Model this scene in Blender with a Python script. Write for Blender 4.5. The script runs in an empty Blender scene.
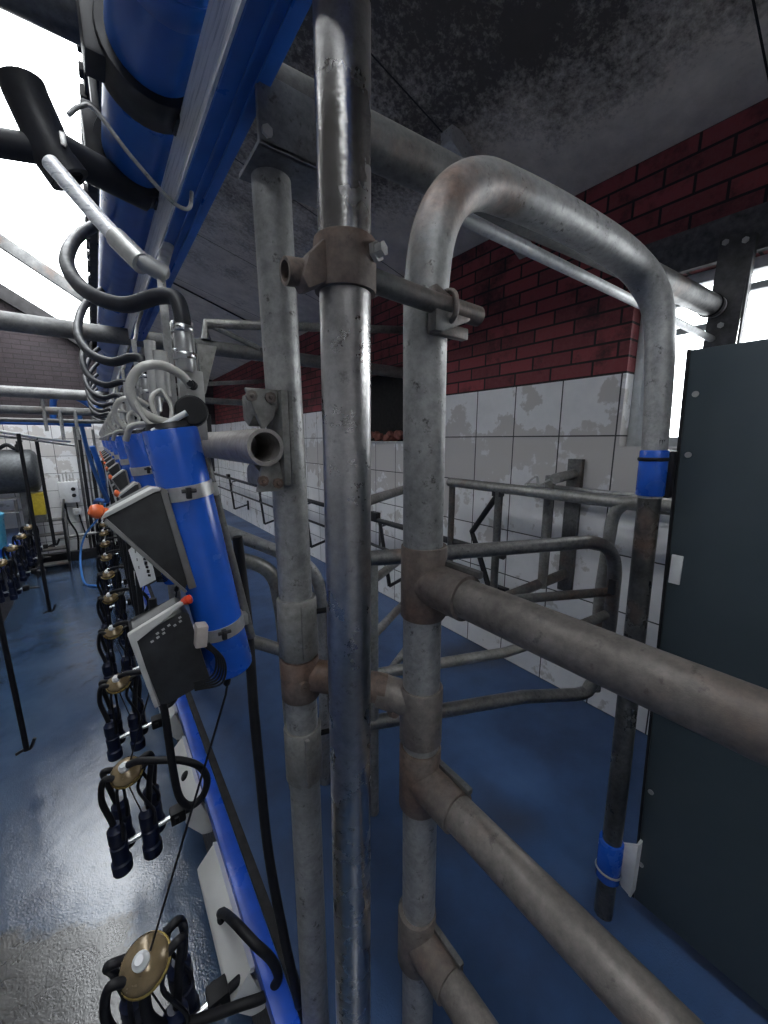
import bpy, bmesh, math, random
from mathutils import Vector, Matrix
random.seed(7)
sc = bpy.context.scene
COL = sc.collection
V = Vector

# ------------------------------------------------------------------ geometry helpers
def fillet(pts, r, n=8):
    pts = [V(p) for p in pts]
    out = [pts[0]]
    for i in range(1, len(pts) - 1):
        a, b, c = pts[i - 1], pts[i], pts[i + 1]
        u, w = (a - b), (c - b)
        d = min(r, u.length * .49, w.length * .49)
        p0, p1 = b + u.normalized() * d, b + w.normalized() * d
        for k in range(n + 1):
            t = k / n
            # blend between quadratic bezier and arc-like curve
            q = p0 * (1 - t) ** 2 + b * 2 * t * (1 - t) + p1 * t ** 2
            out.append(q)
    out.append(pts[-1])
    return out

def spline(pts, n=8):
    pts = [V(p) for p in pts]
    P = [pts[0] * 2 - pts[1]] + pts + [pts[-1] * 2 - pts[-2]]
    out = []
    for i in range(1, len(P) - 2):
        a, b, c, d = P[i - 1], P[i], P[i + 1], P[i + 2]
        for k in range(n):
            t = k / n
            out.append(.5 * ((2 * b) + (c - a) * t + (2 * a - 5 * b + 4 * c - d) * t * t + (3 * b - a - 3 * c + d) * t ** 3))
    out.append(pts[-1])
    return out

class MB:
    def __init__(s):
        s.bm = bmesh.new()
    def box(s, c, size, rot=None, bev=0.0):
        m = Matrix.Translation(V(c))
        if rot is not None:
            m = m @ rot.to_4x4()
        m = m @ Matrix.Diagonal((size[0], size[1], size[2], 1))
        r = bmesh.ops.create_cube(s.bm, size=1, matrix=m)
        if bev:
            es = {e for v in r['verts'] for e in v.link_edges}
            bmesh.ops.bevel(s.bm, geom=list(es), offset=bev, segments=2, affect='EDGES', profile=.6)
        return s
    def b2(s, lo, hi, bev=0.0):
        lo, hi = V(lo), V(hi)
        return s.box((lo + hi) / 2, hi - lo, bev=bev)
    def tube(s, pts, r, seg=16, hollow=0.0, rfun=None):
        pts = [V(p) for p in pts]
        P = [pts[0]]
        for p in pts[1:]:
            if (p - P[-1]).length > 1e-5:
                P.append(p)
        pts = P
        n = len(pts)
        T = []
        for i in range(n):
            a = pts[max(i - 1, 0)]; b = pts[min(i + 1, n - 1)]
            T.append((b - a).normalized())
        up = V((0, 0, 1)) if abs(T[0].z) < .9 else V((1, 0, 0))
        N = (up - T[0] * up.dot(T[0])).normalized()
        rings = []
        for i in range(n):
            N = (N - T[i] * N.dot(T[i])).normalized()
            B = T[i].cross(N)
            rr = r if rfun is None else r * rfun(i / (n - 1))
            rings.append([s.bm.verts.new(pts[i] + (N * math.cos(2 * math.pi * k / seg) + B * math.sin(2 * math.pi * k / seg)) * rr) for k in range(seg)])
        for i in range(n - 1):
            for k in range(seg):
                k2 = (k + 1) % seg
                s.bm.faces.new((rings[i][k], rings[i][k2], rings[i + 1][k2], rings[i + 1][k]))
        if hollow:
            for end, idx, tn in ((rings[0], 0, T[0]), (rings[-1], n - 1, -T[-1])):
                c = pts[idx]
                inner = [s.bm.verts.new(c + (v.co - c) * hollow) for v in end]; dep = min(.12, .4 * sum((pts[q + 1] - pts[q]).length for q in range(n - 1)))
                deep = [s.bm.verts.new(c + (v.co - c) * hollow + tn * dep) for v in end]
                for k in range(seg):
                    k2 = (k + 1) % seg
                    s.bm.faces.new((end[k], end[k2], inner[k2], inner[k]))
                    s.bm.faces.new((inner[k], inner[k2], deep[k2], deep[k]))
                s.bm.faces.new(deep)
        else:
            s.bm.faces.new(rings[0][::-1]); s.bm.faces.new(rings[-1])
        return s
    def cyl(s, a, b, r, seg=20, hollow=0.0, r2=None):
        rf = None if r2 is None else (lambda t: 1 + (r2 / r - 1) * t)
        return s.tube([a, b], r, seg, hollow, rf)
    def lathe(s, c, axis, prof, seg=24):
        """prof: (distance along axis, radius)"""
        c, axis = V(c), V(axis).normalized()
        up = V((0, 0, 1)) if abs(axis.z) < .9 else V((1, 0, 0))
        N = (up - axis * up.dot(axis)).normalized(); B = axis.cross(N)
        rings = []
        for h, r in prof:
            r = max(r, 1e-4)
            rings.append([s.bm.verts.new(c + axis * h + (N * math.cos(2 * math.pi * k / seg) + B * math.sin(2 * math.pi * k / seg)) * r) for k in range(seg)])
        for i in range(len(rings) - 1):
            for k in range(seg):
                k2 = (k + 1) % seg
                s.bm.faces.new((rings[i][k], rings[i][k2], rings[i + 1][k2], rings[i + 1][k]))
        s.bm.faces.new(rings[0][::-1]); s.bm.faces.new(rings[-1])
        return s
    def prism(s, poly, axis, lo, hi, bev=0.0):
        """poly of 2D points in the plane normal to axis ('x': (y,z), 'y': (x,z), 'z': (x,y))"""
        def P(p, h):
            return {'x': (h, p[0], p[1]), 'y': (p[0], h, p[1]), 'z': (p[0], p[1], h)}[axis]
        a = [s.bm.verts.new(P(p, lo)) for p in poly]
        b = [s.bm.verts.new(P(p, hi)) for p in poly]
        n = len(poly)
        fs = [s.bm.faces.new(a[::-1]), s.bm.faces.new(b)]
        for k in range(n):
            fs.append(s.bm.faces.new((a[k], a[(k + 1) % n], b[(k + 1) % n], b[k])))
        if bev:
            es = {e for f in fs for e in f.edges}
            bmesh.ops.bevel(s.bm, geom=list(es), offset=bev, segments=2, affect='EDGES', profile=.6)
        return s
    def build(s, name, mat, parent=None, base=None):
        base = V(base) if base is not None else V((0, 0, 0))
        org = V((0, 0, 0))
        p = parent
        while p is not None:
            org += p.location; p = p.parent
        off = org + base if parent is None else org
        bmesh.ops.translate(s.bm, verts=s.bm.verts, vec=-off)
        bmesh.ops.recalc_face_normals(s.bm, faces=s.bm.faces)
        me = bpy.data.meshes.new(name)
        s.bm.to_mesh(me); s.bm.free()
        me.shade_smooth(); me.set_sharp_from_angle(angle=math.radians(42))
        o = bpy.data.objects.new(name, me)
        COL.objects.link(o)
        o.location = base if parent is None else (0, 0, 0)
        if parent is not None:
            o.parent = parent
        if mat is not None:
            me.materials.append(mat)
        return o

def thing(name, label, cat, loc=(0, 0, 0), group=None):
    o = bpy.data.objects.new(name, None); COL.objects.link(o)
    o.empty_display_size = .05
    o.location = loc; tag(o, label, cat, group)
    return o

def tag(o, label, cat, group=None):
    o['label'] = label; o['category'] = cat
    if group: o['group'] = group
    return o

def struct(o, label=None, cat=None):
    o['kind'] = 'structure'
    if label: o['label'] = label
    if cat: o['category'] = cat
    return o

def dup(root, off, label, group=None):
    def rec(o, parent):
        c = o.copy(); COL.objects.link(c)
        if parent is not None: c.parent = parent
        for ch in list(o.children): rec(ch, c)
        return c
    r = rec(root, None)
    r.location = root.location + V(off)
    r['label'] = label
    if group: r['group'] = group
    return r

# ------------------------------------------------------------------ materials
class NT:
    def __init__(s, name):
        s.m = bpy.data.materials.new(name); s.m.use_nodes = True
        s.t = s.m.node_tree; s.n = s.t.nodes; s.l = s.t.links
        s.b = s.n['Principled BSDF']
    def node(s, typ, **kw):
        x = s.n.new(typ)
        for k, v in kw.items():
            if k in x.inputs.keys(): s.set(x, k, v)
            else: setattr(x, k, v)
        return x
    def set(s, node, key, v):
        if hasattr(v, 'is_output'): s.l.new(v, node.inputs[key])
        else: node.inputs[key].default_value = v
    def pos(s, obj=False):
        if obj:
            return s.node('ShaderNodeTexCoord').outputs['Object']
        return s.node('ShaderNodeNewGeometry').outputs['Position']
    def noise(s, scale, detail=4, rough=.6, vec=None):
        x = s.node('ShaderNodeTexNoise')
        x.inputs['Scale'].default_value = scale; x.inputs['Detail'].default_value = detail
        x.inputs['Roughness'].default_value = rough
        s.l.new(vec if vec is not None else s.pos(), x.inputs['Vector'])
        return x.outputs['Fac']
    def ramp(s, fac, stops):
        x = s.node('ShaderNodeValToRGB')
        e = x.color_ramp.elements
        while len(e) < len(stops): e.new(.5)
        for k, (p, c) in enumerate(stops):
            e[k].position = p
            e[k].color = (c, c, c, 1) if isinstance(c, (int, float)) else (*c, 1)
        s.l.new(fac, x.inputs['Fac'])
        return x.outputs['Color']
    def mix(s, fac, a, b, blend='MIX'):
        x = s.node('ShaderNodeMix', data_type='RGBA', blend_type=blend)
        for i, v in ((0, fac), (6, a), (7, b)):
            if hasattr(v, 'is_output'): s.l.new(v, x.inputs[i])
            else: x.inputs[i].default_value = v if i == 0 else ((*v, 1) if len(v) == 3 else v)
        return x.outputs[2]
    def math(s, op, a, b=0.0, clamp=False):
        x = s.node('ShaderNodeMath', operation=op, use_clamp=clamp)
        for i, v in ((0, a), (1, b)):
            if hasattr(v, 'is_output'): s.l.new(v, x.inputs[i])
            else: x.inputs[i].default_value = v
        return x.outputs[0]
    def bump(s, h, strength=.3, dist=.01):
        x = s.node('ShaderNodeBump'); x.inputs['Strength'].default_value = strength; x.inputs['Distance'].default_value = dist
        s.l.new(h, x.inputs['Height']); s.l.new(x.outputs['Normal'], s.b.inputs['Normal'])
    def out(s, color=None, rough=None, metal=None, **kw):
        for k, v in (('Base Color', color), ('Roughness', rough), ('Metallic', metal)):
            if v is None: continue
            if hasattr(v, 'is_output'): s.l.new(v, s.b.inputs[k])
            else: s.b.inputs[k].default_value = (*v, 1) if k == 'Base Color' else v
        for k, v in kw.items():
            s.b.inputs[k].default_value = v
        return s.m

def plain(name, col, rough=.5, metal=0.0, var=.25, scale=25, **kw):
    t = NT(name)
    n = t.noise(scale, 5)
    d = tuple(c * (1 - var) for c in col); l = tuple(min(1, c * (1 + var)) for c in col)
    c = t.ramp(n, [(.3, d), (.7, l)])
    r = t.ramp(n, [(.3, min(1, rough + .08)), (.7, max(.02, rough - .08))])
    return t.out(c, r, metal, **kw)

def galv(name, lo, hi, rust=0.0, metal=.55, rough=.48, dirt=.5):
    t = NT(name)
    n1 = t.noise(9, 6, .65); n2 = t.noise(60, 4, .7); n3 = t.noise(3.2, 3, .5); n4 = t.noise(34, 6, .7)
    c = t.ramp(n1, [(.28, lo), (.72, hi)])
    c = t.mix(.35, c, t.ramp(n2, [(.35, tuple(x * .55 for x in lo)), (.65, hi)]))
    # grime specks
    n5 = t.noise(90, 5, .75)
    sp = t.ramp(t.math('ADD', t.math('MULTIPLY', n4, .6), t.math('MULTIPLY', n5, .4)), [(.565, 0.0), (.63, dirt)])
    gr = t.ramp(n3, [(.45, 0.0), (.75, .55)])
    c = t.mix(gr, c, tuple(x * .45 for x in lo))
    c = t.mix(sp, c, (.035, .03, .028))
    if rust:
        f = t.ramp(t.math('ADD', t.math('MULTIPLY', n3, .6), t.math('MULTIPLY', n1, .4)), [(.60 - .28 * rust, 0.0), (.72 - .2 * rust, .85)])
        rc = t.ramp(n2, [(.3, (.055, .028, .018)), (.7, (.19, .105, .07))])
        c = t.mix(f, c, rc)
        m = t.math('MULTIPLY', t.math('SUBTRACT', 1.0, f, True), metal)
    else:
        m = metal
    r = t.ramp(n1, [(.3, min(1, rough + .16)), (.7, rough - .1)])
    t.bump(n4, .25, .004)
    return t.out(c, r, m)

GALV = galv('weathered_galvanised', (.20, .195, .185), (.40, .395, .375), rust=.12)
GALVL = galv('pale_galvanised', (.26, .262, .265), (.48, .48, .47), rust=.05, dirt=.75)
GALVD = galv('dark_galvanised', (.09, .092, .095), (.21, .21, .205), rust=.25)
RUSTY = galv('rusty_galvanised', (.14, .125, .115), (.30, .27, .25), rust=.42, metal=.4)
RUSTC = galv('rusty_fitting', (.13, .115, .105), (.24, .215, .20), rust=.78, metal=.35, rough=.55)
SHINY = galv('smooth_steel', (.42, .41, .405), (.60, .59, .585), metal=1.0, rough=.27, dirt=.35)
STEEL = plain('stainless_steel', (.55, .56, .57), .28, 1.0, .15)
STEELM = plain('matt_steel', (.50, .50, .49), .42, .75, .2)
BLACKM = plain('black_painted_steel', (.014, .014, .017), .42, .2, .4)
RUBBER = plain('black_rubber', (.006, .006, .008), .55, 0, .3, **{'Specular IOR Level': .3})
RUBBERG = plain('dusty_rubber', (.014, .015, .020), .5, 0, .35, **{'Specular IOR Level': .35})
NAVY = plain('navy_teat_cup', (.004, .008, .030), .42, 0, .3, **{'Specular IOR Level': .35})
BRASS = plain('amber_bowl', (.17, .125, .07), .22, .3, .35)
WHITEP = plain('white_plastic', (.62, .63, .64), .35, 0, .08)
CLEARH = plain('milky_hose', (.44, .43, .40), .3, 0, .15)
ORANGE = plain('orange_knob', (.62, .12, .035), .3, 0, .1)
REDK = plain('red_knob', (.55, .05, .02), .3, 0, .1)
CTRL = plain('dark_control_box', (.022, .023, .025), .5, 0, .5, 18)
CTRLG = plain('grey_lid', (.40, .40, .39), .45, 0, .15)
BEIGE = plain('beige_terminal', (.40, .36, .33), .45, 0, .15)
GALVM = galv('grey_far_pipe', (.13, .13, .13), (.25, .25, .245), rust=.05, dirt=.4)
BLUEP = plain('blue_pvc', (.018, .105, .40), .33, 0, .22, 5)
BLUEB = plain('blue_paint', (.018, .105, .40), .35, 0, .25, 7)
BLUEC = plain('bright_blue_pvc', (.012, .085, .46), .26, 0, .22, 5)
BLUEK = plain('bright_blue_strip', (.012, .075, .48), .3, 0, .25, 7)
LBLUE = plain('light_blue_hose', (.05, .20, .55), .35, 0, .1)
YELLOW = plain('yellow_crate', (.50, .38, .03), .5, 0, .15)
BLACK = plain('black_void', (.004, .004, .005), .8, 0, .2)
FRAME = plain('window_frame_paint', (.45, .47, .48), .45, 0, .15)
TIMBER = plain('weathered_timber', (.014, .013, .014), .8, 0, .4, 12)
CONC = plain('concrete_lintel', (.085, .085, .09), .85, 0, .45, 30)
LEFTW = plain('left_plaster', (.32, .32, .33), .8, 0, .2, 3)

def m_panel():
    t = NT('slate_panel')
    n = t.noise(2.2, 4, .6); n2 = t.noise(120, 2)
    c = t.ramp(n, [(.3, (.035, .052, .064)), (.7, (.055, .072, .084))])
    t.bump(n2, .06, .002)
    return t.out(c, .46, .15)
PANEL = m_panel()

def m_silver():
    t = NT('scraped_silver_paint')
    mp = t.node('ShaderNodeMapping'); mp.inputs['Scale'].default_value = (18, 2.5, 60)
    t.l.new(t.pos(), mp.inputs['Vector'])
    n = t.noise(3, 5, .7, mp.outputs[0])
    c = t.ramp(n, [(.34, (.40, .42, .47)), (.5, (.85, .86, .88))])
    return t.out(c, .30, .25)
SILVER = m_silver()

def m_floor():
    t = NT('blue_coated_floor')
    n = t.noise(1.6, 5, .62); n2 = t.noise(170, 3, .6); n3 = t.noise(.9, 3, .5)
    c = t.ramp(n, [(.30, (.020, .042, .105)), (.52, (.033, .078, .19)), (.75, (.055, .115, .26))])
    dirt = t.ramp(n3, [(.54, 0.0), (.66, .75)])
    c = t.mix(dirt, c, (.035, .034, .036))
    r = t.ramp(n, [(.3, .5), (.7, .34)])
    t.bump(n2, .35, .004)
    return t.out(c, r, 0)
FLOOR = m_floor()

def m_pit():
    t = NT('wet_pit_floor')
    sx = t.node('ShaderNodeSeparateXYZ'); t.l.new(t.pos(), sx.inputs[0])
    n = t.noise(2.0, 5, .6); n2 = t.noise(120, 2, .5); n3 = t.noise(9, 3, .5); n4 = t.noise(3.0, 5, .6)
    c = t.ramp(n, [(.30, (.022, .045, .095)), (.7, (.055, .095, .17))])
    # dark patch near the viewer: roof reflection painted into the floor colour
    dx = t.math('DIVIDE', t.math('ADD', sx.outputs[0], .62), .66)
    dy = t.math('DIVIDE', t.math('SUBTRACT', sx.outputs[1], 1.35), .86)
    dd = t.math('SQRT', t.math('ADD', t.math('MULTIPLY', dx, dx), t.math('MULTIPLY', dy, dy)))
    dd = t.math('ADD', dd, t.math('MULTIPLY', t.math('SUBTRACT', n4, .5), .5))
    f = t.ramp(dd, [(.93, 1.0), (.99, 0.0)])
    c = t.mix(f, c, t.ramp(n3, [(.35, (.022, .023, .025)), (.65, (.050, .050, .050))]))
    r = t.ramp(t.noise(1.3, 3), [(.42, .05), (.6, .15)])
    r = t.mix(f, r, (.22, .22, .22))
    h = t.math('ADD', t.math('MULTIPLY', n2, .35), t.math('MULTIPLY', n3, .9))
    t.bump(h, .5, .0045)
    return t.out(c, r, 0, IOR=1.8)
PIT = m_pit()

def m_wall(axis, c1, c2):
    t = NT('tile_and_brick_' + axis)
    sx = t.node('ShaderNodeSeparateXYZ'); t.l.new(t.pos(), sx.inputs[0])
    cb = t.node('ShaderNodeCombineXYZ')
    t.l.new(sx.outputs[1 if axis == 'y' else 0], cb.inputs[0]); t.l.new(sx.outputs[2], cb.inputs[1])
    vec = cb.outputs[0]
    bt = t.node('ShaderNodeTexBrick'); t.l.new(vec, bt.inputs['Vector'])
    bt.offset = .5
    for k, v in (('Scale', 1.0), ('Mortar Size', .0065), ('Mortar Smooth', .2), ('Brick Width', .25), ('Row Height', .0812), ('Bias', 0.0)):
        bt.inputs[k].default_value = v
    bt.inputs['Color1'].default_value = (*c1, 1)
    bt.inputs['Color2'].default_value = (*c2, 1)
    bt.inputs['Mortar'].default_value = (.016, .011, .012, 1)
    nz = t.noise(5, 6, .7); nf = t.noise(45, 5, .7)
    brick = t.mix(t.ramp(nf, [(.4, 0.0), (.75, .5)]), bt.outputs['Color'], tuple(.6 * c + .04 for c in c1), 'MIX')
    brick = t.mix(t.ramp(bt.outputs['Fac'], [(0, 0.0), (1, 1.0)]), brick, (.016, .011, .012))
    brick = t.mix(t.ramp(nz, [(.52, 0.0), (.68, .8)]), brick, (.018, .012, .014))
    tt = t.node('ShaderNodeTexBrick'); t.l.new(vec, tt.inputs['Vector'])
    tt.offset = 0.0
    for k, v in (('Scale', 1.0), ('Mortar Size', .004), ('Mortar Smooth', .1), ('Brick Width', .322), ('Row Height', .3245), ('Bias', 0.0)):
        tt.inputs[k].default_value = v
    tt.inputs['Color1'].default_value = (.80, .80, .81, 1); tt.inputs['Color2'].default_value = (.72, .72, .73, 1)
    tt.inputs['Mortar'].default_value = (.05, .05, .055, 1)
    n1 = t.noise(4.2, 7, .62); n2 = t.noise(1.1, 3)
    # worn glaze patches, strongest between 1.1 m and 1.7 m
    z = sx.outputs[2]
    zone = t.math('MULTIPLY', t.math('SUBTRACT', 1.0, t.math('ABSOLUTE', t.math('MULTIPLY', t.math('SUBTRACT', z, 1.45), 1.9)), True), .22)
    pf = t.ramp(t.math('ADD', n1, zone), [(.61, 0.0), (.64, .75)])
    tile = t.mix(pf, tt.outputs['Color'], (.47, .44, .42))
    tile = t.mix(t.ramp(n1, [(.3, .45), (.55, 0.0)]), tile, (.55, .55, .57))
    tile = t.mix(tt.outputs['Fac'], tile, (.045, .045, .05))
    isb = t.math('GREATER_THAN', z, 1.947)
    c = t.mix(isb, tile, brick)
    r = t.mix(isb, t.ramp(pf, [(0, .32), (1, .8)]), (.8, .8, .8))
    h = t.mix(isb, t.math('SUBTRACT', 1.0, tt.outputs['Fac']), t.math('ADD', t.math('SUBTRACT', 1.0, bt.outputs['Fac']), t.math('MULTIPLY', nf, .5)))
    t.bump(h, .7, .008)
    return t.out(c, r, 0)
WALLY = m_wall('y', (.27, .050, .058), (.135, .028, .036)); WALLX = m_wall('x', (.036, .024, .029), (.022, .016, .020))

def m_roof():
    t = NT('mouldy_roof_sheet')
    sx = t.node('ShaderNodeSeparateXYZ'); t.l.new(t.pos(), sx.inputs[0])
    X, Y = sx.outputs[0], sx.outputs[1]
    n1 = t.noise(1.7, 7, .68); n2 = t.noise(38, 6, .75); n3 = t.noise(7, 5, .7)
    mp = t.node('ShaderNodeMapping'); mp.inputs['Scale'].default_value = (1.2, 22, 1)
    t.l.new(t.pos(), mp.inputs['Vector'])
    st = t.noise(2.0, 4, .6, mp.outputs[0])
    base = t.ramp(n3, [(.3, (.50, .455, .40)), (.7, (.72, .66, .58))])
    base = t.mix(t.math('MULTIPLY', t.math('SUBTRACT', 1.5, X, True), .5), base, t.ramp(st, [(.35, (.10, .09, .08)), (.65, (.42, .38, .34))]))
    # mould: thick in the field of the sheet, clean along the eaves wall
    f = t.math('SUBTRACT', 2.16, X)
    f = t.math('MULTIPLY', f, 1.5, True)
    m = t.math('ADD', t.math('MULTIPLY', n1, .55), t.math('MULTIPLY', n2, .45))
    m = t.math('ADD', m, t.math('MULTIPLY', t.math('SUBTRACT', f, 1.0), .35))
    near = t.math('MAXIMUM', t.math('MULTIPLY', t.math('SUBTRACT', 2.5, Y), .075), -.20)
    near = t.math('MINIMUM', near, .10)
    m = t.math('ADD', m, near)
    mf = t.ramp(m, [(.36, 0.0), (.56, .94)])
    c = t.mix(mf, base, (.046, .042, .040))
    # sheet joints every 1.1 m
    j = t.math('ABSOLUTE', t.math('SUBTRACT', t.math('FRACT', t.math('DIVIDE', t.math('ADD', Y, 10 * 1.1 - .53 + .55), 1.1)), .5))
    jf = t.math('LESS_THAN', j, .0035)
    c = t.mix(jf, c, (.012, .012, .012))
    t.bump(n2, .35, .006)
    return t.out(c, .85, 0)
ROOF = m_roof()

def m_glass():
    t = NT('window_glass')
    tr = t.node('ShaderNodeBsdfTransparent'); gl = t.node('ShaderNodeBsdfGlossy'); gl.inputs['Roughness'].default_value = .03
    fr = t.node('ShaderNodeFresnel'); fr.inputs['IOR'].default_value = 1.45
    mx = t.node('ShaderNodeMixShader')
    t.l.new(fr.outputs[0], mx.inputs[0]); t.l.new(tr.outputs[0], mx.inputs[1]); t.l.new(gl.outputs[0], mx.inputs[2])
    t.l.new(mx.outputs[0], t.n['Material Output'].inputs['Surface'])
    return t.m
GLASS = m_glass()

# ------------------------------------------------------------------ THE SETTING
def roof_z(x): return 2.92 + (2.27 - x) * .27
YE = 9.6          # far wall
YN = -3.2         # near end behind the viewer
struct(MB().b2((.26, YN, -.12), (2.27, YE, 0)).build('floor', FLOOR, base=(1.2, 0, 0)))
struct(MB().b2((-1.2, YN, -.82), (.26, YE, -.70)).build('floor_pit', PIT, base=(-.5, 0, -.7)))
struct(MB().b2((-3.3, YN, -.12), (-1.2, YE, 0)).build('floor_left', FLOOR, base=(-2, 0, 0)))
struct(MB().b2((.255, YN, -.70), (.40, YE, -.12)).build('wall_pit_right', CONC, base=(.3, 0, -.7)))
struct(MB().b2((-1.34, YN, -.70), (-1.195, YE, -.12)).build('wall_pit_left', CONC, base=(-1.3, 0, -.7)))

def wall_holes(name, mat, us, zs, holes, x0, x1):
    """wall in the Y-Z plane between x0 and x1 with rectangular holes, as one watertight mesh"""
    mb = MB(); bm = mb.bm
    cells = {}
    for i in range(len(us) - 1):
        for k in range(len(zs) - 1):
            cu, cz = (us[i] + us[i + 1]) / 2, (zs[k] + zs[k + 1]) / 2
            cells[i, k] = not any(h[0] < cu < h[1] and h[2] < cz < h[3] for h in holes)
    def q(*p): bm.faces.new([bm.verts.new(v) for v in p])
    for (i, k), solid in cells.items():
        if not solid: continue
        u0, u1, z0, z1 = us[i], us[i + 1], zs[k], zs[k + 1]
        q((x0, u0, z0), (x0, u1, z0), (x0, u1, z1), (x0, u0, z1))
        q((x1, u0, z0), (x1, u1, z0), (x1, u1, z1), (x1, u0, z1))
        for di, dk, a, b in ((-1, 0, (u0, z0), (u0, z1)), (1, 0, (u1, z0), (u1, z1)), (0, -1, (u0, z0), (u1, z0)), (0, 1, (u0, z1), (u1, z1))):
            if not cells.get((i + di, k + dk), False):
                q((x0, *a), (x1, *a), (x1, *b), (x0, *b))
    bmesh.ops.remove_doubles(bm, verts=bm.verts, dist=1e-4)
    o = mb.build(name, mat, base=(x0, 0, 0)); o.data.shade_flat()
    return o
W1 = (-1.3, .945, 1.565, 2.37)
W2 = (2.75, 3.65, 1.585, 2.26)
struct(wall_holes('wall_right', WALLY, [YN, W1[0], W1[1], W2[0], W2[1], YE], [-.12, 1.565, 1.585, 2.26, 2.37, 2.97],
                  [W1, W2], 2.27, 2.50))
# the bright window: reveal frame, mullion, glass
wf = MB()
y0, y1, z0, z1 = W1
for a, b in (((2.36, y0, z0), (2.42, y0 + .05, z1)), ((2.36, y1 - .05, z0), (2.42, y1, z1)), ((2.357, y0 + .001, z0 + .001), (2.423, y1 - .001, z0 + .05)),
             ((2.357, y0 + .001, z1 - .05), (2.423, y1 - .001, z1 - .001)), ((2.365, y0, z1 - .13), (2.415, y1, z1 - .10)), ((2.37, .26, z0), (2.41, .30, z1))):
    wf.b2(a, b, bev=.004)
w = struct(wf.build('window_1', FRAME, base=(2.39, 0, z0)))
gl = MB().b2((2.388, y0 + .04, z0 + .04), (2.393, y1 - .04, z1 - .04)).build('glass', GLASS, w)
cs = MB()   # opened casement leaf inside the frame
for a, b in (((2.285, .845, 1.60), (2.30, .875, 2.12)), ((2.285, .55, 2.09), (2.30, .875, 2.12))):
    cs.b2(a, b, bev=.003)
cs.build('casement_frame', FRAME, w)
MB().cyl((2.275, .80, 1.97), (2.275, .86, 1.93), .006).cyl((2.275, .86, 1.95), (2.275, .86, 1.90), .006).build('window_catch', WHITEP, w)
struct(MB().b2((2.262, y0 - .2, 2.364), (2.30, .94, 2.535)).build('trim_lintel', CONC, base=(2.27, 0, 2.37)))
# dark barn opening further along
w2 = struct(MB().b2((2.44, W2[0], W2[2]), (2.46, W2[1], W2[3])).build('window_2', BLACK, base=(2.45, 3.2, 1.585)))
sl = MB().b2((2.262, W2[0] - .03, 1.567), (2.46, W2[1] + .03, 1.588), bev=.003).build('window_sill', STEELM, w2)
rb = MB()
rnd = random.Random(3)
for k in range(16):
    yy = 2.85 + k * .05 + rnd.uniform(-.02, .02)
    rb.box((2.36 + rnd.uniform(-.05, .05), yy, 1.62 + rnd.uniform(-.01, .03)), (.05, .06, .06 + rnd.random() * .05), Matrix.Rotation(rnd.random() * 3, 3, 'X'), bev=.012)
BRKM = plain('crumbled_brick', (.20, .075, .06), .85, 0, .5, 20)
rb.build('crumbled_brickwork', BRKM, w2)

# far end wall with the gable
g = MB().prism([(-3.3, -.8), (2.5, -.8), (2.5, 2.86), (2.27, 2.92), (.15, 3.49), (-1.05, 4.22), (-3.3, 2.8)], 'y', YE, YE + .25)
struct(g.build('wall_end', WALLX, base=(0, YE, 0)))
struct(MB().b2((-3.5, YN, -.12), (-3.3, YE, 2.75)).build('wall_left', LEFTW, base=(-3.3, 0, 0)))
# unseen end wall added behind the viewer to block light from there
g = MB().prism([(-3.3, -.8), (.35, -.8), (.35, 3.4), (.15, 3.49), (-1.05, 4.22), (-3.3, 2.8)], 'y', YN - .25, YN)
g.prism([(.35, -.8), (2.5, -.8), (2.5, 2.86), (.35, 3.40)], 'y', YN - .25, YN)
struct(g.build('wall_near_light_block', WALLX, base=(0, YN, 0)))
# roof slabs
def slab(name, xa, za, xb, zb, ya, yb, th, mat):
    return struct(MB().prism([(xa, za), (xb, zb), (xb, zb + th), (xa, za + th)], 'y', ya, yb).build(name, mat, base=(xa, 0, za)))
slab('ceiling', .19, roof_z(.19), 2.62, roof_z(2.62), YN, YE + .3, .05, ROOF)
slab('ceiling_left', -3.6, 2.62, -1.38, 4.06, YN, YE + .3, .05, ROOF)
slab('ceiling_sky_block', -1.45, 3.44 + 1.60 * .635, -.58, 3.44 + .73 * .635, YN, 6.1, .05, TIMBER)  # added slab, blocks sky so the wet pit floor mirrors a dark roof
# ragged purlin along the open skylight, rafters across the gap
p = MB()
p.b2((.155, YN, 3.39), (.215, YE, 3.475))
rnd = random.Random(5)
for k in range(60):
    yy = .8 + k * .14
    p.box((.15, yy, 3.43 + rnd.uniform(-.03, .04)), (.03, .05 + rnd.random() * .09, .03 + rnd.random() * .05), bev=.006)
tag(p.build('roof_purlin', TIMBER, base=(.18, 0, 3.4)), 'dark ragged timber purlin edging the open skylight left of the big blue pipe', 'purlin')
def rafter(y, mat, name, label, w, h, xa=-1.7, cat='rafter'):
    f = lambda x: 3.44 + (.15 - x) * .635
    m = MB().prism([(xa, f(xa) - h), (.14, f(.14) - h), (.14, f(.14)), (xa, f(xa))], 'y', y - w / 2, y + w / 2, bev=.006)
    return tag(m.build(name, mat, base=(-.5, y, f(-.5) - h)), label, cat)
rafter(6.6, GALVD, 'skylight_rafter', 'pale galvanised rafter crossing the bright skylight at the left edge', .07, .16)
rafter(YE - .12, TIMBER, 'verge_rafter', 'dark rafter along the sloping gable top under the skylight', .16, .26)
t_ = MB().prism([(-1.9, 4.28), (-.62, 3.93), (-.60, 4.00), (-1.9, 4.60)], 'y', 6.0, 6.2)
tag(t_.build('broken_roof_board', TIMBER, base=(-1.2, 6.1, 4.2)), 'short dark pointed roof board above the pale rafter at the left edge', 'board')
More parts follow.
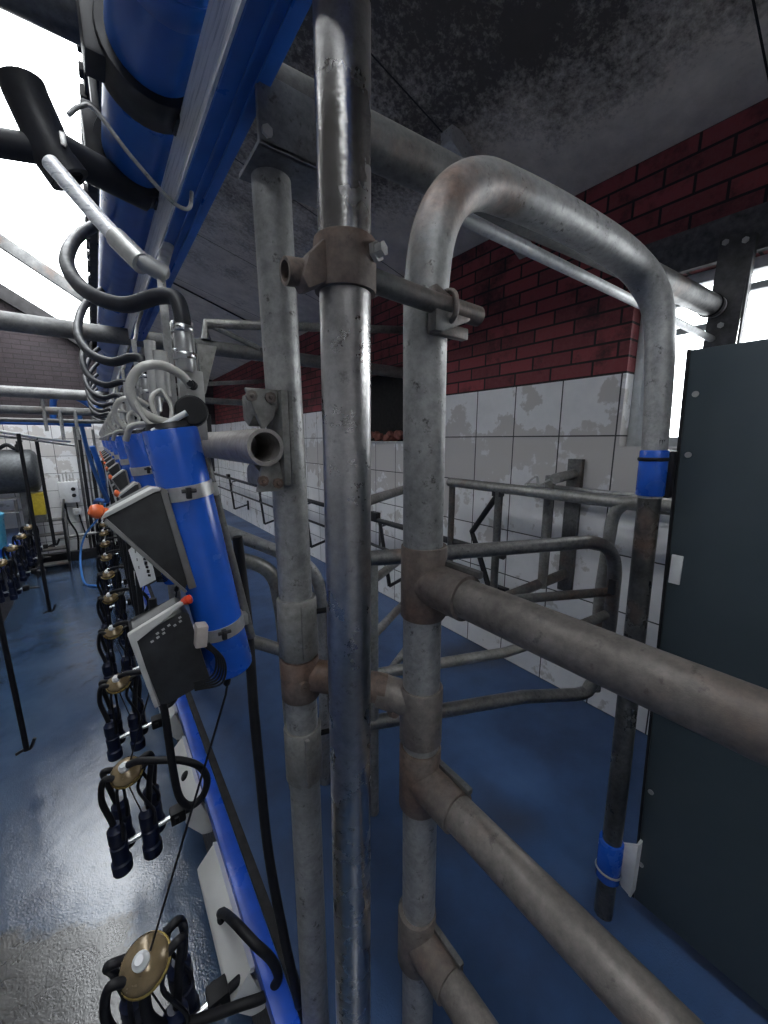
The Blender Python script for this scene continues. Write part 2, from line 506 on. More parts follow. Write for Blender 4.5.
# black rope/cord under the ceiling
tag(MB().tube([(.1, 4.9, roof_z(.1) - .03), (2.26, 5.25, roof_z(2.26) - .02)], .010, 8).build('ceiling_cable', RUBBER, base=(1, 5, 3)), 'thin black cable running under the grey ceiling behind the posts', 'cable')
# white brace bar
br = MB()
a, b = V((1.55, 1.60, 3.105)), V((2.255, 1.60, 2.80))
d = (b - a).normalized()
br.prism([(1.55, 3.10), (1.55, 3.03), (2.25, 2.70), (2.262, 2.77), (1.62, 3.10)], 'y', 1.55, 1.63, bev=.008)
tag(br.build('ceiling_brace', galv('whitewashed_bar', (.38, .38, .375), (.60, .60, .59), dirt=.8, metal=.1), base=(1.9, 1.6, 2.8)), 'pale flat brace bar between ceiling and brick wall behind the bent pipe', 'brace')

# ------------------------------------------------------------------ kerb
k = MB().b2((.224, .35, -.055), (.284, YE - .35, .012), bev=.006)
kb = tag(k.build('kerb_rail', BLUEK, base=(.24, .5, 0)), 'bright blue steel kerb strip along the right edge of the pit', 'kerb rail')
tag(MB().b2((.286, .35, .0), (.318, YE - .3, .012), bev=.005).build('rubber_edging', plain('matt_rubber', (.010, .010, .012), .75, 0, .3), base=(.3, 1, 0)), 'black rubber edging strip on the floor behind the blue kerb', 'edging')
tag(MB().b2((-1.215, .35, -.055), (-1.15, YE - .35, .012), bev=.006).build('kerb_rail', BLUEK, base=(-1.18, 1, 0)), 'blue kerb strip along the far left edge of the pit', 'kerb rail')

# ------------------------------------------------------------------ the foreground posts
# smooth central post
t = thing('steel_post', 'smooth shiny steel post, thickest of the uprights, in the centre foreground', 'post', (.30, .515, 0))
MB().tube([(.30, .519, 0), (.30, .497, 1.8), (.30, .480, 3.35)], .0355, 40).build('tube', SHINY, t)
cl = MB()
cl.lathe((.30, .4965, 1.798), (0, -.012, 1), [(0, .0375), (0, .0415), (.004, .0425), (.060, .0425), (.064, .0415), (.064, .0375)], 40)
cl.prism([(.264, 1.855), (.238, 1.828), (.228, 1.800), (.236, 1.786), (.268, 1.803)], 'y', .478, .512, bev=.006)
c = cl.build('clamp_collar', RUSTC, t)
MB().lathe((.322, .458, 1.842), (.35, -1, .1), [(0, .013), (.006, .013), (.006, .009), (.016, .009), (.016, .0005)], 6).build('bolt', STEELM, c)
MB().cyl((.214, .500, 1.808), (.246, .500, 1.812), .0165, hollow=.75).build('rod_stub', RUSTC, t)
MB().tube([(.336, .497, 1.826), (.45, .497, 1.820), (.575, .497, 1.817)], .0165, 20, hollow=.7).build('cross_rod', GALVD, t)
MB().lathe((.30, .519, 0), (0, 0, 1), [(0, .075), (.01, .075), (.012, .05), (.03, .04)], 32).build('foot_flange', RUSTC, t)

# left post at the kerb
t = thing('steel_post', 'dull galvanised post with an open pipe clamped to it, left of the shiny post', 'post', (.31, .735, 0))
MB().tube([(.310, .732, 0), (.310, .735, 1.1), (.310, .750, 1.6), (.310, .768, 2.085)], .0350, 32).build('tube', GALVL, t)
def collar(mb, c, ax, h, r, th=.006):
    return mb.lathe(c, ax, [(-h / 2, r - .002), (-h / 2, r + th - .002), (-h / 2 + .003, r + th), (h / 2 - .003, r + th), (h / 2, r + th - .002), (h / 2, r - .002)], 32)
s1 = collar(MB(), (.31, .7355, 1.205), (0, .02, 1), .13, .036)
s1.b2((.300, .688, 1.145), (.312, .700, 1.265), bev=.003)
s = s1.build('sleeve', GALV, t)
MB().lathe((.345, .715, 1.235), (1, -.3, 0), [(0, .006), (.026, .006), (.026, .011), (.036, .011), (.036, .001)], 12).build('bolt', RUBBER, s)
s2 = collar(MB(), (.31, .7345, .895), (0, .01, 1), .13, .036)
s2.b2((.296, .686, .835), (.306, .700, .955), bev=.003)
s = s2.build('sleeve', GALV, t)
MB().lathe((.345, .715, .935), (1, -.3, 0), [(0, .006), (.026, .006), (.026, .011), (.036, .011), (.036, .001)], 12).build('bolt', RUBBER, s)
tc = collar(MB(), (.31, .7350, 1.085), (0, .01, 1), .095, .036)
tc.cyl((.332, .715, 1.088), (.385, .664, 1.082), .034, 24)
c = tc.build('tee_clamp', RUSTC, t)
MB().lathe((.30, .698, 1.085), (0, -1, 0), [(0, .012), (.01, .012), (.01, .004), (.013, .002)], 8).build('bolt', RUSTC, c)
# saddle bracket
sb = MB()
sb.b2((.278, .690, 1.515), (.292, .775, 1.690), bev=.004)
sb.b2((.294, .694, 1.515), (.302, .775, 1.690), bev=.003)
sb.prism([(.705, 1.655), (.705, 1.685), (.79, 1.685), (.79, 1.640), (.76, 1.625)], 'x', .238, .280, bev=.004)
sb.prism([(.705, 1.540), (.705, 1.515), (.79, 1.515), (.79, 1.545), (.76, 1.56)], 'x', .238, .280, bev=.004)
sb.prism([(.218, 1.690), (.278, 1.690), (.268, 1.64), (.246, 1.615), (.232, 1.655)], 'y', .702, .712, bev=.003)
sb.prism([(.228, 1.505), (.282, 1.505), (.275, 1.56), (.255, 1.565), (.240, 1.55)], 'y', .702, .712, bev=.003)
c = sb.build('saddle_bracket', GALV, t)
for bx, bz in ((.228, 1.676), (.262, 1.675), (.24, 1.526), (.268, 1.520)):
    MB().lathe((bx, .704, bz), (0, -1, 0), [(0, .010), (.008, .010), (.008, .005), (.012, .003)], 8).build('bolt', RUSTC, c)
tp = collar(MB(), (.31, .765, 2.055), (0, .03, 1), .05, .035)
tp.bm.free()
# open pipe clamped on it
t = thing('handrail_stub', 'open ended rusty pipe pointing at the viewer, clamped beside the left post', 'pipe', (.245, .95, 1.587))
MB().tube([(.245, .69, 1.587), (.245, 1.30, 1.587)], .0335, 32, hollow=.80).build('tube', galv('grimy_pipe', (.27, .25, .235), (.44, .41, .385), rust=.25, metal=.3), t)
e = collar(MB(), (.245, 1.305, 1.587), (0, 1, 0), .03, .035, .016).build('end_flange', BLACKM, t)
MB().b2((.20, 1.32, 1.50), (.30, 1.332, 1.68), bev=.004).build('end_plate', BLACKM, t)

# bent pipe frame on the right
t = thing('bent_pipe_frame', 'big galvanised pipe bent into an arch, right of the shiny post', 'pipe frame', (.51, .55, 0))
arch = spline([(.497, .55, 1.80), (.498, .549, 1.87), (.511, .547, 1.952), (.550, .545, 2.018), (.615, .541, 2.058), (.70, .538, 2.070), (.85, .526, 2.072), (1.04, .508, 2.062), (1.155, .496, 2.043), (1.213, .477, 2.003), (1.238, .455, 1.935), (1.240, .438, 1.81), (1.238, .425, 1.62), (1.235, .418, 1.44)], 6)
MB().tube([(.515, .55, 0), (.504, .55, 1.2)] + arch, .0395, 36, rfun=lambda q: 1.0 if q < .70 else 1.0 - .24 * min(1, (q - .70) / .26)).build('arch_tube', GALVL, t)
MB().tube([(1.236, .422, 1.60), (1.234, .402, .5), (1.233, .398, 0)], .0285, 28).build('lower_leg', galv('blackened_leg', (.035, .036, .038), (.16, .16, .155), rust=.1, metal=.7, rough=.3), t)
uc = MB()
uc.prism([(.462, 1.845), (.462, 1.775), (.480, 1.775), (.540, 1.800), (.556, 1.815), (.50, 1.83)], 'y', .486, .506, bev=.003)
uc.b2((.470, .500, 1.775), (.556, .516, 1.795), bev=.003)
uc.tube(fillet([(.497, .52, 1.842), (.497, .478, 1.842), (.497, .474, 1.795), (.497, .52, 1.79)], .02, 5), .005, 10)
c = uc.build('u_clamp', GALVD, t)
def tee(z, name='tee_clamp', h=.15, m=RUSTC, dirn=(0, -1, 0), L=.115, px=.505):
    mb = collar(MB(), (px, .55, z), (0, 0, 1), h, .0400, .006)
    mb.cyl((px, .55, z), (px + dirn[0] * L, .55 + dirn[1] * L, z + dirn[2] * L), .042, 28)
    o = mb.build(name, m, t)
    MB().lathe((px - .024, .512, z - .005), (-.55, -1, 0), [(0, .014), (.008, .014), (.008, .010), (.014, .010), (.014, .001)], 6).build('bolt', RUSTC, o)
    MB().b2((px + .018, .425, z + .034), (px + .032, .535, z + .048), bev=.004).build('clamp_lug', GALVD, o)
    return o
tee(1.320); tee(.862); tee(.405)
lw = collar(MB(), (.505, .55, 1.020), (0, 0, 1), .13, .040, .006)
lw.cyl((.49, .566, 1.045), (.440, .617, 1.062), .036, 24)
c = lw.build('elbow_clamp', RUSTY, t)
MB().lathe((.455, .585, 1.028), (-.4, -1, 0), [(0, .015), (.010, .015), (.010, .009), (.02, .009), (.02, .001)], 8).build('bolt', RUSTC, c)
BS = BLUEC
c = collar(MB(), (1.236, .4205, 1.51), (0, .012, 1), .125, .030, .0045).build('blue_sleeve', BS, t)
collar(MB(), (1.236, .421, 1.548), (0, .012, 1), .010, .034, .004).build('cable_tie', RUBBER, c)
c = collar(MB(), (1.233, .400, .225), (0, .01, 1), .15, .030, .006).build('blue_sleeve', BS, t)
collar(MB(), (1.233, .400, .18), (.2, .01, 1), .008, .036, .004).build('cable_tie', STEELM, c)

# connecting rail between the two posts
tag(MB().tube([(.372, .677, 1.083), (.45, .604, 1.066)], .032, 24).build('connecting_rail', RUSTC, base=(.41, .64, 1.08)), 'short rusty rail joining the left post to the arched pipe, behind the shiny post', 'rail')
# three rails that come towards the viewer
for z, nm, lb in ((1.320, RUSTY, 'top rusty guard rail running from the arched pipe to the right edge'),
                  (.862, RUSTY, 'middle rusty guard rail sloping to the bottom edge right of the arched pipe'),
                  (.405, RUSTY, 'lowest guard rail, stub at the bottom edge below the other two')):
    tag(MB().tube([(.505, .445, z), (.505, -.4, z), (.505, -1.5, z)], .0355, 36).build('guard_rail', nm, base=(.505, -.5, z)), lb, 'guard rail', 'guard rails on the arched pipe')
t = thing('steel_post', 'galvanised post holding the near ends of the guard rails', 'post', (.505, -1.5, 0))
MB().cyl((.505, -1.53, 0), (.505, -1.53, 1.5), .04, 28).build('tube', GALV, t)

# ------------------------------------------------------------------ transverse beams
t = thing('transverse_beam', 'galvanised cross pipe with a plate, resting on the left post and bracketed to the lintel', 'beam', (1.2, .72, 2.17))
MB().tube([(.29, .742, 2.180), (1.2, .68, 2.180), (2.20, .60, 2.163)], .043, 28).build('tube', GALVD, t)
pl = MB().b2((.262, .690, 2.066), (.425, .700, 2.168), bev=.003)
pl.b2((.262, .690, 2.066), (.425, .80, 2.074), bev=.002)
c = pl.build('beam_plate', galv('plate_steel', (.13, .14, .155), (.27, .28, .30), dirt=.6, metal=.8, rough=.4), t)
for bx, bz in ((.275, 2.085), (.41, 2.15)):
    MB().lathe((bx, .690, bz), (0, -1, 0), [(0, .009), (.006, .009), (.006, .001)], 6).build('bolt', STEELM, c)
c = collar(MB(), (2.165, .603, 2.163), (1, 0, 0), .012, .043, .004).build('end_ring', RUBBER, t)
MB().cyl((2.17, .6025, 2.163), (2.215, .599, 2.163), .0425, 28).build('end_sleeve', WHITEP, t)
tag(MB().tube([(.60, .60, 2.035), (2.265, .595, 2.035)], .0135, 16).build('thin_rod', galv('pale_rod', (.45, .46, .47), (.65, .66, .67), metal=.3), base=(1.4, .6, 2.035)), 'thin pale rod running just below the arched pipe to the window', 'rod')
t = thing('lintel_bracket', 'dark steel plate bolted to the lintel above the window, holding the cross pipe', 'bracket', (2.245, .55, 2.0))
MB().prism([(.505, 2.42), (.615, 2.45), (.625, 1.93), (.515, 1.93)], 'x', 2.222, 2.240, bev=.003).b2((2.222, .500, 1.93), (2.262, .508, 2.42)).build('plate', plain('bracket_grey', (.075, .075, .078), .5, .4, .4), t)
for by, bz in ((.53, 2.40), (.595, 2.415), (.57, 2.085)):
    MB().lathe((2.222, by, bz), (-1, 0, 0), [(0, .012), (.008, .012), (.008, .001)], 6).build('bolt', STEELM, t)
tag(MB().tube([(-1.6, 1.15, 2.47), (.30, 1.15, 2.47)], .055, 28).build('overhead_pipe', GALVD, base=(0, 1.15, 2.5)), 'thick dark overhead cross pipe behind the blue pipe, at the top left corner', 'pipe')

def portal(y, lb1, lb2, lb3):
    tag(MB().tube([(-3.3, y, 2.17), (2.26, y, 2.17)], .045, 20).build('transverse_beam', GALVM, base=(0, y, 2.17)), lb1, 'beam', 'cross pipes spanning the parlour')
    tag(MB().tube([(.31, y + .02, 0), (.31, y + .02, 2.13)], .035, 20).build('steel_post', GALV, base=(.31, y, 0)), lb2, 'post', 'posts behind the milking stations')
    q = MB().tube([(.62, y - .03, 2.21), (.62, y - .03, 2.30), (2.27, y - .03, 2.52)], .03, 12)
    q.tube([(.64, y - .03, 2.30), (.95, y - .03, 2.20)], .018, 8)
    tag(q.build('roof_strut', GALV, base=(1.2, y, 2.2)), lb3, 'strut', 'struts on the cross pipes')
portal(2.72, 'grey cross pipe over the pit, nearest one behind the posts', 'galvanised post standing under the second cross pipe', 'strut on the nearest cross pipe behind the left post')
portal(6.3, 'distant grey cross pipe near the end wall', 'galvanised post standing under the distant cross pipe', 'strut on the distant cross pipe near the end wall')

# ------------------------------------------------------------------ blue overhead pipe and beam
t = thing('vacuum_pipe', 'thick blue pipe running overhead along the pit', 'pipe', (.18, 3, 2.33))
MB().tube([(.172, -.3, 2.345), (.170, 4, 2.33), (.17, 8.6, 2.29)], .077, 40).build('tube', BLUEP, t)
collar(MB(), (.172, .80, 2.341), (0, 1, 0), .05, .077, .003).build('joint_sleeve', BLUEP, t)
t = thing('box_beam', 'blue box beam with a scraped silver side, beside the blue pipe', 'beam', (.25, 3, 2.15))
bb = MB().b2((.218, -.3, 2.150), (.286, 8.6, 2.262), bev=.004)
bb.build('channel', BLUEB, t)
MB().b2((.2435, -.3, 2.1465), (.2475, 8.6, 2.1505)).b2((.262, -.3, 2.1465), (.265, 8.6, 2.1505)).build('seam_strip', BLUEP, t)
MB().b2((.2125, -.3, 2.154), (.2175, 8.6, 2.258)).build('silver_side_plate', SILVER, t)
# saddle clamps on the blue pipe
def saddle(y, label, tilt=0.0):
    t = thing('pipe_saddle', label, 'pipe clamp', (.18, y, 2.25), 'dark clamps on the blue pipe')
    collar(MB(), (.171, y, 2.339), (tilt, 1, tilt), .085, .079, .014).build('band', BLACKM, t)
    MB().b2((.060, y - .035, 2.29), (.100, y + .035, 2.42), bev=.006).b2((.085, y - .02, 2.40), (.100, y + .02, 2.50), bev=.003).build('lug', BLACKM, t)
    b = MB().b2((.205, y - .025, 2.245), (.262, y + .03, 2.29), bev=.006).build('bolt_block', BLACKM, t)
    return t
saddle(1.02, 'dark clamp around the blue pipe, nearest the viewer')
t = saddle(1.36, 'dark clamp around the blue pipe carrying the black rubber nozzle', .1)
MB().tube(spline([(.19, 1.36, 2.262), (.08, 1.33, 2.27), (.0, 1.30, 2.275)], 8), .036, 24).build('outlet_arm', RUBBERG, t)
t = thing('rubber_nozzle', 'black rubber nozzle sticking up from the blue pipe clamp, against the bright sky', 'nozzle', (-.02, 1.30, 2.24))
MB().tube([(.020, 1.30, 2.215), (-.003, 1.30, 2.250), (-.040, 1.30, 2.362), (-.045, 1.30, 2.385)], .043, 24, hollow=.7, rfun=lambda s: 1.05 - .05 * s).build('sleeve', RUBBERG, t)
MB().tube([(-.015, 1.30, 2.262), (-.12, 1.32, 2.252), (-.5, 1.36, 2.25)], .028, 20).build('side_pipe', RUBBERG, t)
MB().b2((.01, 1.255, 2.262), (.022, 1.265, 2.290), bev=.002).build('clip', STEELM, t)
# steel link strut
t = thing('link_strut', 'pale steel tube strut slanting across in front of the blue pipe', 'strut', (.07, 1.15, 2.1))
MB().tube([(-.012, 1.15, 2.165), (.052, 1.10, 2.068), (.085, 1.05, 2.01), (.114, 1.0, 1.962)], .0165, 20).build('tube', SILVER, t)
MB().tube([(.082, 1.055, 2.015), (.118, .995, 1.955)], .021, 16).tube([(.112, 1.0, 1.965), (.160, 1.0, 1.945)], .018, 16).build('end_socket', STEELM, t)
MB().tube(spline([(.145, 1.0, 1.948), (.165, 1.07, 1.975), (.195, 1.25, 2.06), (.230, 1.36, 2.150)], 8), .015, 14).build('hook', STEELM, t)
tag(MB().tube(spline([(.026, 1.05, 2.209), (.046, 1.05, 2.231), (.070, 1.05, 2.236), (.122, 1.05, 2.179), (.181, 1.05, 2.125), (.213, 1.05, 2.110), (.230, 1.05, 2.118), (.236, 1.05, 2.150)], 8), .0042, 10).build('wire_loop', GALVL, base=(.12, 1.07, 2.1)),
    'thin grey wire looping from the rubber nozzle to the blue beam', 'wire')

# ------------------------------------------------------------------ slate door panel
t = thing('barn_door', 'large dark slate sheet door on the right edge, hung on the arched pipe', 'door', (1.31, -.3, .06))
MB().prism([(.338, .075), (.392, 1.835), (-1.0, 1.835), (-1.0, .075)], 'x', 1.300, 1.316, bev=.003).build('sheet', PANEL, t)
MB().prism([(.343, .077), (.397, 1.837), (.389, 1.837), (.335, .077)], 'x', 1.296, 1.320).build('edge_strip', BLACKM, t)
for y_, z_ in ((.375, 1.72), (.372, 1.56), (.352, .86), (.343, .50), (.34, .22)):
    MB().lathe((1.300, y_ - .010, z_), (-1, 0, 0), [(0, .008), (.003, .008), (.003, .001)], 12).build('screw', STEELM, t)
hp = MB().box((1.298, .352, 1.235), (.006, .028, .085), bev=.0025)
hp.build('latch_plate', WHITEP, t)
MB().b2((1.272, .385, 1.44), (1.302, .425, 1.57), bev=.003).b2((1.25, .40, 1.47), (1.28, .425, 1.55)).build('hinge', BLACKM, t)
MB().prism([(.335, .32), (.395, .27), (.395, .17), (.365, .12), (.335, .11)], 'x', 1.262, 1.270, bev=.002).b2((1.262, .335, .11), (1.302, .342, .31)).build('white_hinge', WHITEP, t)

# ------------------------------------------------------------------ stall gates
dA = V((.93, -.36, 0)).normalized()
pA = V((.30, 1.36, 0))
def onA(s, z): return pA + dA * s + V((0, 0, z))
t = thing('hoop_gate', 'dark hoop shaped gate between the arched pipe and the tiled wall', 'gate', onA(.9, .25))
SA = 1.705
hoop = [onA(.52, 1.155), onA(SA, 1.148), onA(SA + .01, .66), onA(SA - .02, .36), onA(SA - .45, .425), onA(.52, .445)]
MB().tube(fillet(hoop[:4], .19, 12)[:-1] + fillet(hoop[2:5], .19, 12)[9:-1] + [hoop[4], hoop[5]], .0300, 24).build('hoop', galv('hoop_steel', (.12, .122, .125), (.32, .315, .305), rust=.15, metal=.8, rough=.36), t)
MB().tube([onA(.52, .665), onA(1.15, .668), onA(1.35, .70), onA(SA - .02, .78)], .022, 20).build('cross_bar', GALV, t)
MB().tube([onA(.80, .90), onA(1.2, .915), onA(SA, .895)], .021, 20).build('cross_bar', GALVD, t)
MB().tube([onA(.54, .0), onA(.54, 1.17)], .022, 20).build('stile', GALV, t)
MB().b2(onA(SA - .05, .90) + V((-.012, -.05, 0)), onA(SA - .05, .97) + V((.006, -.02, 0)), bev=.003).build('stop_block', BLACKM, t)
# rump hoops on the kerb side
t = thing('rump_hoop', 'bent galvanised pipe curving down behind the left post', 'pipe', (.5, 1.5, 0))
MB().tube(fillet([(.285, 1.53, 1.175), (.32, 1.52, 1.17), (.535, 1.50, 1.085), (.565, 1.50, .85), (.58, 1.49, 0)], .10, 10), .029, 24).build('tube', GALV, t)
MB().tube([(.40, 1.52, .80), (.56, 1.49, .70)], .026, 18).build('cross_bar', GALV, t)
t = thing('rump_hoop', 'second bent pipe whose bend shows just right of the left post', 'pipe', (.66, 1.5, 0))
MB().tube(fillet([(.325, 1.56, 1.27), (.36, 1.56, 1.255), (.695, 1.43, 1.075), (.725, 1.43, .85), (.705, 1.43, 0)], .11, 10), .026, 24).build('tube', GALVL, t)

# four bar gate leading away
dC = V((.87, .49, 0)).normalized(); pC = V((.30, 1.15, 0))
def onC(s, z): return pC + dC * s + V((0, 0, z))
t = thing('bar_gate', 'four bar galvanised gate slanting back to the tiled wall, behind the arched pipe', 'gate', onC(1.2, .2))
for z, r in ((1.30, .026), (.865, .024), (.545, .024), (.19, .024)):
    MB().tube([onC(.55, z), onC(1.80, z)], r, 18).build('bar', GALV, t)
MB().tube([onC(.60, 0), onC(.60, 1.34)], .024, 18).build('stile', GALV, t)
MB().tube([onC(1.80, 0), onC(1.80, 1.34)], .024, 18).build('stile', GALVD, t)
MB().b2(onC(1.80, 1.22) + V((-.03, -.03, 0)), onC(1.80, 1.42) + V((.03, .0, 0)), bev=.004).build('end_plate', BLACKM, t)

# wall side rails
t = thing('side_rail', 'galvanised rail along the tiled wall right of the arched pipe', 'rail', (1.95, 1.2, 1.31))
MB().tube([(1.95, -.9, 1.312), (1.95, 1.88, 1.312)], .030, 22).build('tube', GALV, t)
MB().tube([(2.13, .3, 1.325), (2.13, 1.38, 1.325)], .016, 14).build('thin_rail', GALVL, t)
MB().b2((2.235, 1.115, .68), (2.268, 1.20, 1.49), bev=.003).build('wall_plate', GALVD, t)
MB().tube([(1.97, 1.12, 1.395), (2.235, 1.16, 1.405)], .028, 18).build('upper_stay', GALV, t)
MB().tube([(1.80, 1.28, .70), (2.235, 1.16, .79)], .030, 18).build('lower_stay', GALVD, t)
MB().tube([(2.06, 1.20, .73), (2.06, 1.20, 1.40)], .026, 18).build('upright', GALV, t)
MB().tube(fillet([(1.93, .55, 1.325), (1.95, .80, 1.325), (1.965, .83, .80), (1.955, .80, .32)], .12, 10), .028, 20).build('hoop_end', GALV, t)
MB().tube(spline([(1.94, 1.28, 1.35), (1.95, 1.22, 1.40), (1.95, 1.20, 1.36), (1.96, 1.14, 1.39)], 6), .006, 8).build('wire_tie', STEELM, t)

t = thing('breast_rail', 'black double rail running along the white tiled wall to the far end', 'rail', (2.0, 5, .88))
MB().tube([(1.98, 1.42, .885), (1.98, 9.2, .885)], .024, 14).build('upper_rail', BLACKM, t)
MB().tube([(1.98, 2.0, .640), (1.98, 9.2, .640)], .014, 12).build('lower_rail', BLACKM, t)
def stall(y, lb):
    t = thing('stall_bracket', lb, 'bracket', (2.1, y, .2), 'zigzag stall brackets along the tiled wall')
    b = MB().tube([(1.98, y, .885), (2.0, y - .12, .30)], .018, 10)
    b.tube([(2.0, y - .12, .30), (2.25, y - .12, .36)], .016, 10)
    b.build('leg_bar', BLACKM, t)
    MB().b2((2.245, y - .15, .26), (2.272, y - .09, .44), bev=.003).build('wall_plate', BLACKM, t)
    MB().tube([(1.98, y, .64), (2.05, y + .10, .80), (2.22, y + .12, .82)], .010, 8).build('catch_bar', BLACKM, t)
    MB().b2((1.955, y + .02, .87), (2.005, y + .14, .955), bev=.004).build('stop_block', BLACKM, t)
for k, y in enumerate((2.75, 4.35, 6.0, 7.65)):
    stall(y, ('nearest complete', 'second', 'third', 'farthest')[k] + ' black zigzag stall bracket on the long tiled wall')
t = thing('row_lock', 'dark zigzag hinge frame hanging under the wall rail near the arched pipe', 'stall fitting', (1.93, 1.6, .4))
MB().tube([(1.95, 1.46, 1.30), (1.96, 1.47, .52)], .024, 14).build('upright', GALVD, t)
MB().tube([(1.95, 1.47, 1.27), (1.95, 1.66, 1.00), (1.95, 1.62, .92), (1.95, 1.48, .62)], .018, 12).build('zigzag_bar', BLACKM, t)
MB().tube([(1.96, 1.86, 1.31), (1.96, 1.86, .62), (1.97, 1.84, .42)], .022, 14).build('upright', GALVD, t)
MB().tube([(1.965, 1.83, .45), (1.99, 1.77, .36), (2.2, 1.62, .42)], .020, 12).build('foot_bar', BLACKM, t)
MB().b2((2.215, 1.56, .34), (2.262, 1.66, .56), bev=.003).build('wall_plate', BLACKM, t)
MB().b2((1.93, 1.44, 1.26), (1.975, 1.50, 1.30), bev=.003).build('hanger', BLACKM, t)

# ------------------------------------------------------------------ milking stations
ORD = ['nearest', 'second', 'third', 'fourth', 'fifth', 'sixth', 'seventh', 'eighth', 'ninth', 'farthest']
N = 10; SP = .72; Y0 = .88
def station_copies(root, tmpl, n=N, group=None, first=0):
    root['label'] = tmpl % ORD[first]
    if group: root['group'] = group
    res = [root]
    for k in range(first + 1, n):
        res.append(dup(root, (0, SP * (k - first), 0), tmpl % ORD[k], group))
    return res

# blue tubes
ca, cb_ = V((.122, .88, 1.622)), V((.199, .88, 1.072))
ax = (cb_ - ca).normalized(); L = (cb_ - ca).length
t = thing('retractor_cylinder', '', 'cylinder', tuple(ca))
tb = MB()
tb.lathe(ca, ax, [(0, .043), (0, .0490), (.002, .0500), (L - .012, .0500), (L - .003, .0485), (L, .043), (L, .001)], 36)
tb.build('tube', BLUEC, t)
MB().lathe(ca, ax, [(-.002, .043), (-.012, .040), (-.014, .001)], 28).build('end_cap', BLACKM, t)
for h in (.125, .44):
    p = ca + ax * h
    m = MB().lathe(p, ax, [(-.014, .0500), (-.014, .0530), (.014, .0530), (.014, .0500)], 36)
    m.b2(p + V((.04, -.01, -.015)), p + V((.062, .03, .012)), bev=.003)
    o = m.build('steel_band', STEELM, t)
    q = p + V((-.004, -.055, 0))
    MB().box(q, (.010, .012, .022), bev=.002).cyl(q + V((-.012, 0, .004)), q + V((.014, 0, .004)), .004, 8).build('band_screw', BLACKM, o)
MB().tube([ca + V((.064, .02, -.06)), cb_ + V((.058, .02, .05))], .010, 10).build('mount_bar', GALVD, t)
o = MB().tube([(.198, .882, 1.075), (.185, .89, 1.0), (-.028, .955, .335)], .0028, 8).build('pull_cord', RUBBER, t)
MB().lathe((.190, .887, 1.035), (-.2, .1, -1), [(-.012, .003), (-.006, .008), (.006, .008), (.012, .003)], 10).build('knot', RUBBER, o)
station_copies(t, 'blue cylinder with two steel bands, %s milking station from the viewer', group='blue cylinders in a row along the pit')

# valve hanger above each cylinder
t = thing('valve_hanger', '', 'valve', (.165, .90, 1.64))
MB().b2((.142, .995, 1.66), (.158, 1.005, 1.955), bev=.002).tube(spline([(.15, 1.0, 1.945), (.165, 1.08, 1.98), (.19, 1.25, 2.06), (.225, 1.36, 2.152)], 6), .007, 10).build('hanger_bar', GALVL, t)
MB().b2((.150, .905, 1.64), (.186, .93, 1.835), bev=.003).b2((.162, .90, 1.60), (.196, .915, 1.74), bev=.003).build('back_plate', STEELM, t)
MB().lathe((.163, .892, 1.735), (0, 0, 1), [(0, .012), (.01, .0165), (.085, .0165), (.09, .013), (.098, .013)], 20).build('valve_body', plain('zinc_valve', (.34, .34, .34), .4, .6, .25), t)
for z in (1.765, 1.815):
    m = collar(MB(), (.164, .892, z), (0, 0, 1), .012, .0170, .003)
    m.b2((.142, .883, z - .008), (.150, .899, z + .012), bev=.002)
    m.build('hose_clip', STEEL, t)
MB().lathe((.163, .872, 1.655), (-.25, -1, .1), [(0, .030), (.018, .030), (.022, .026), (.022, .001)], 24).build('black_cap', RUBBER, t)
MB().lathe((.172, .885, 1.708), (-.5, -1, .1), [(0, .009), (.014, .009), (.014, .006), (.022, .006)], 12).build('hose_barb', RUBBER, t)
MB().prism([(.195, 1.80), (.235, 1.80), (.205, 1.70), (.197, 1.69)], 'y', .93, .94, bev=.002).build('gusset', GALV, t)
MB().tube([(.112, .965, 1.66), (.112, .965, 1.80)], .011, 12).tube([(.128, .955, 1.69), (.128, .955, 1.78)], .014, 14).build('fittings', STEELM, t)
station_copies(t, 'grey valve and hanger under the blue beam, %s milking station from the viewer', group='valves hanging under the blue beam')

# black looping hose from blue pipe to valve
t = tag(MB().tube(spline([(.112, 1.66, 2.30), (.065, 1.60, 2.245), (.015, 1.45, 2.14), (-.008, 1.22, 2.00), (.018, 1.07, 1.905), (.075, .99, 1.868), (.130, .945, 1.882), (.158, .912, 1.876), (.164, .895, 1.845), (.164, .892, 1.80)], 10), .0150, 16).build('vacuum_hose', RUBBERG, base=(.06, 1.2, 1.9)), '', 'hose')
station_copies(t, 'black hose looping from the blue pipe to the valve, %s from the viewer', N, 'black looped hoses on the blue pipe')
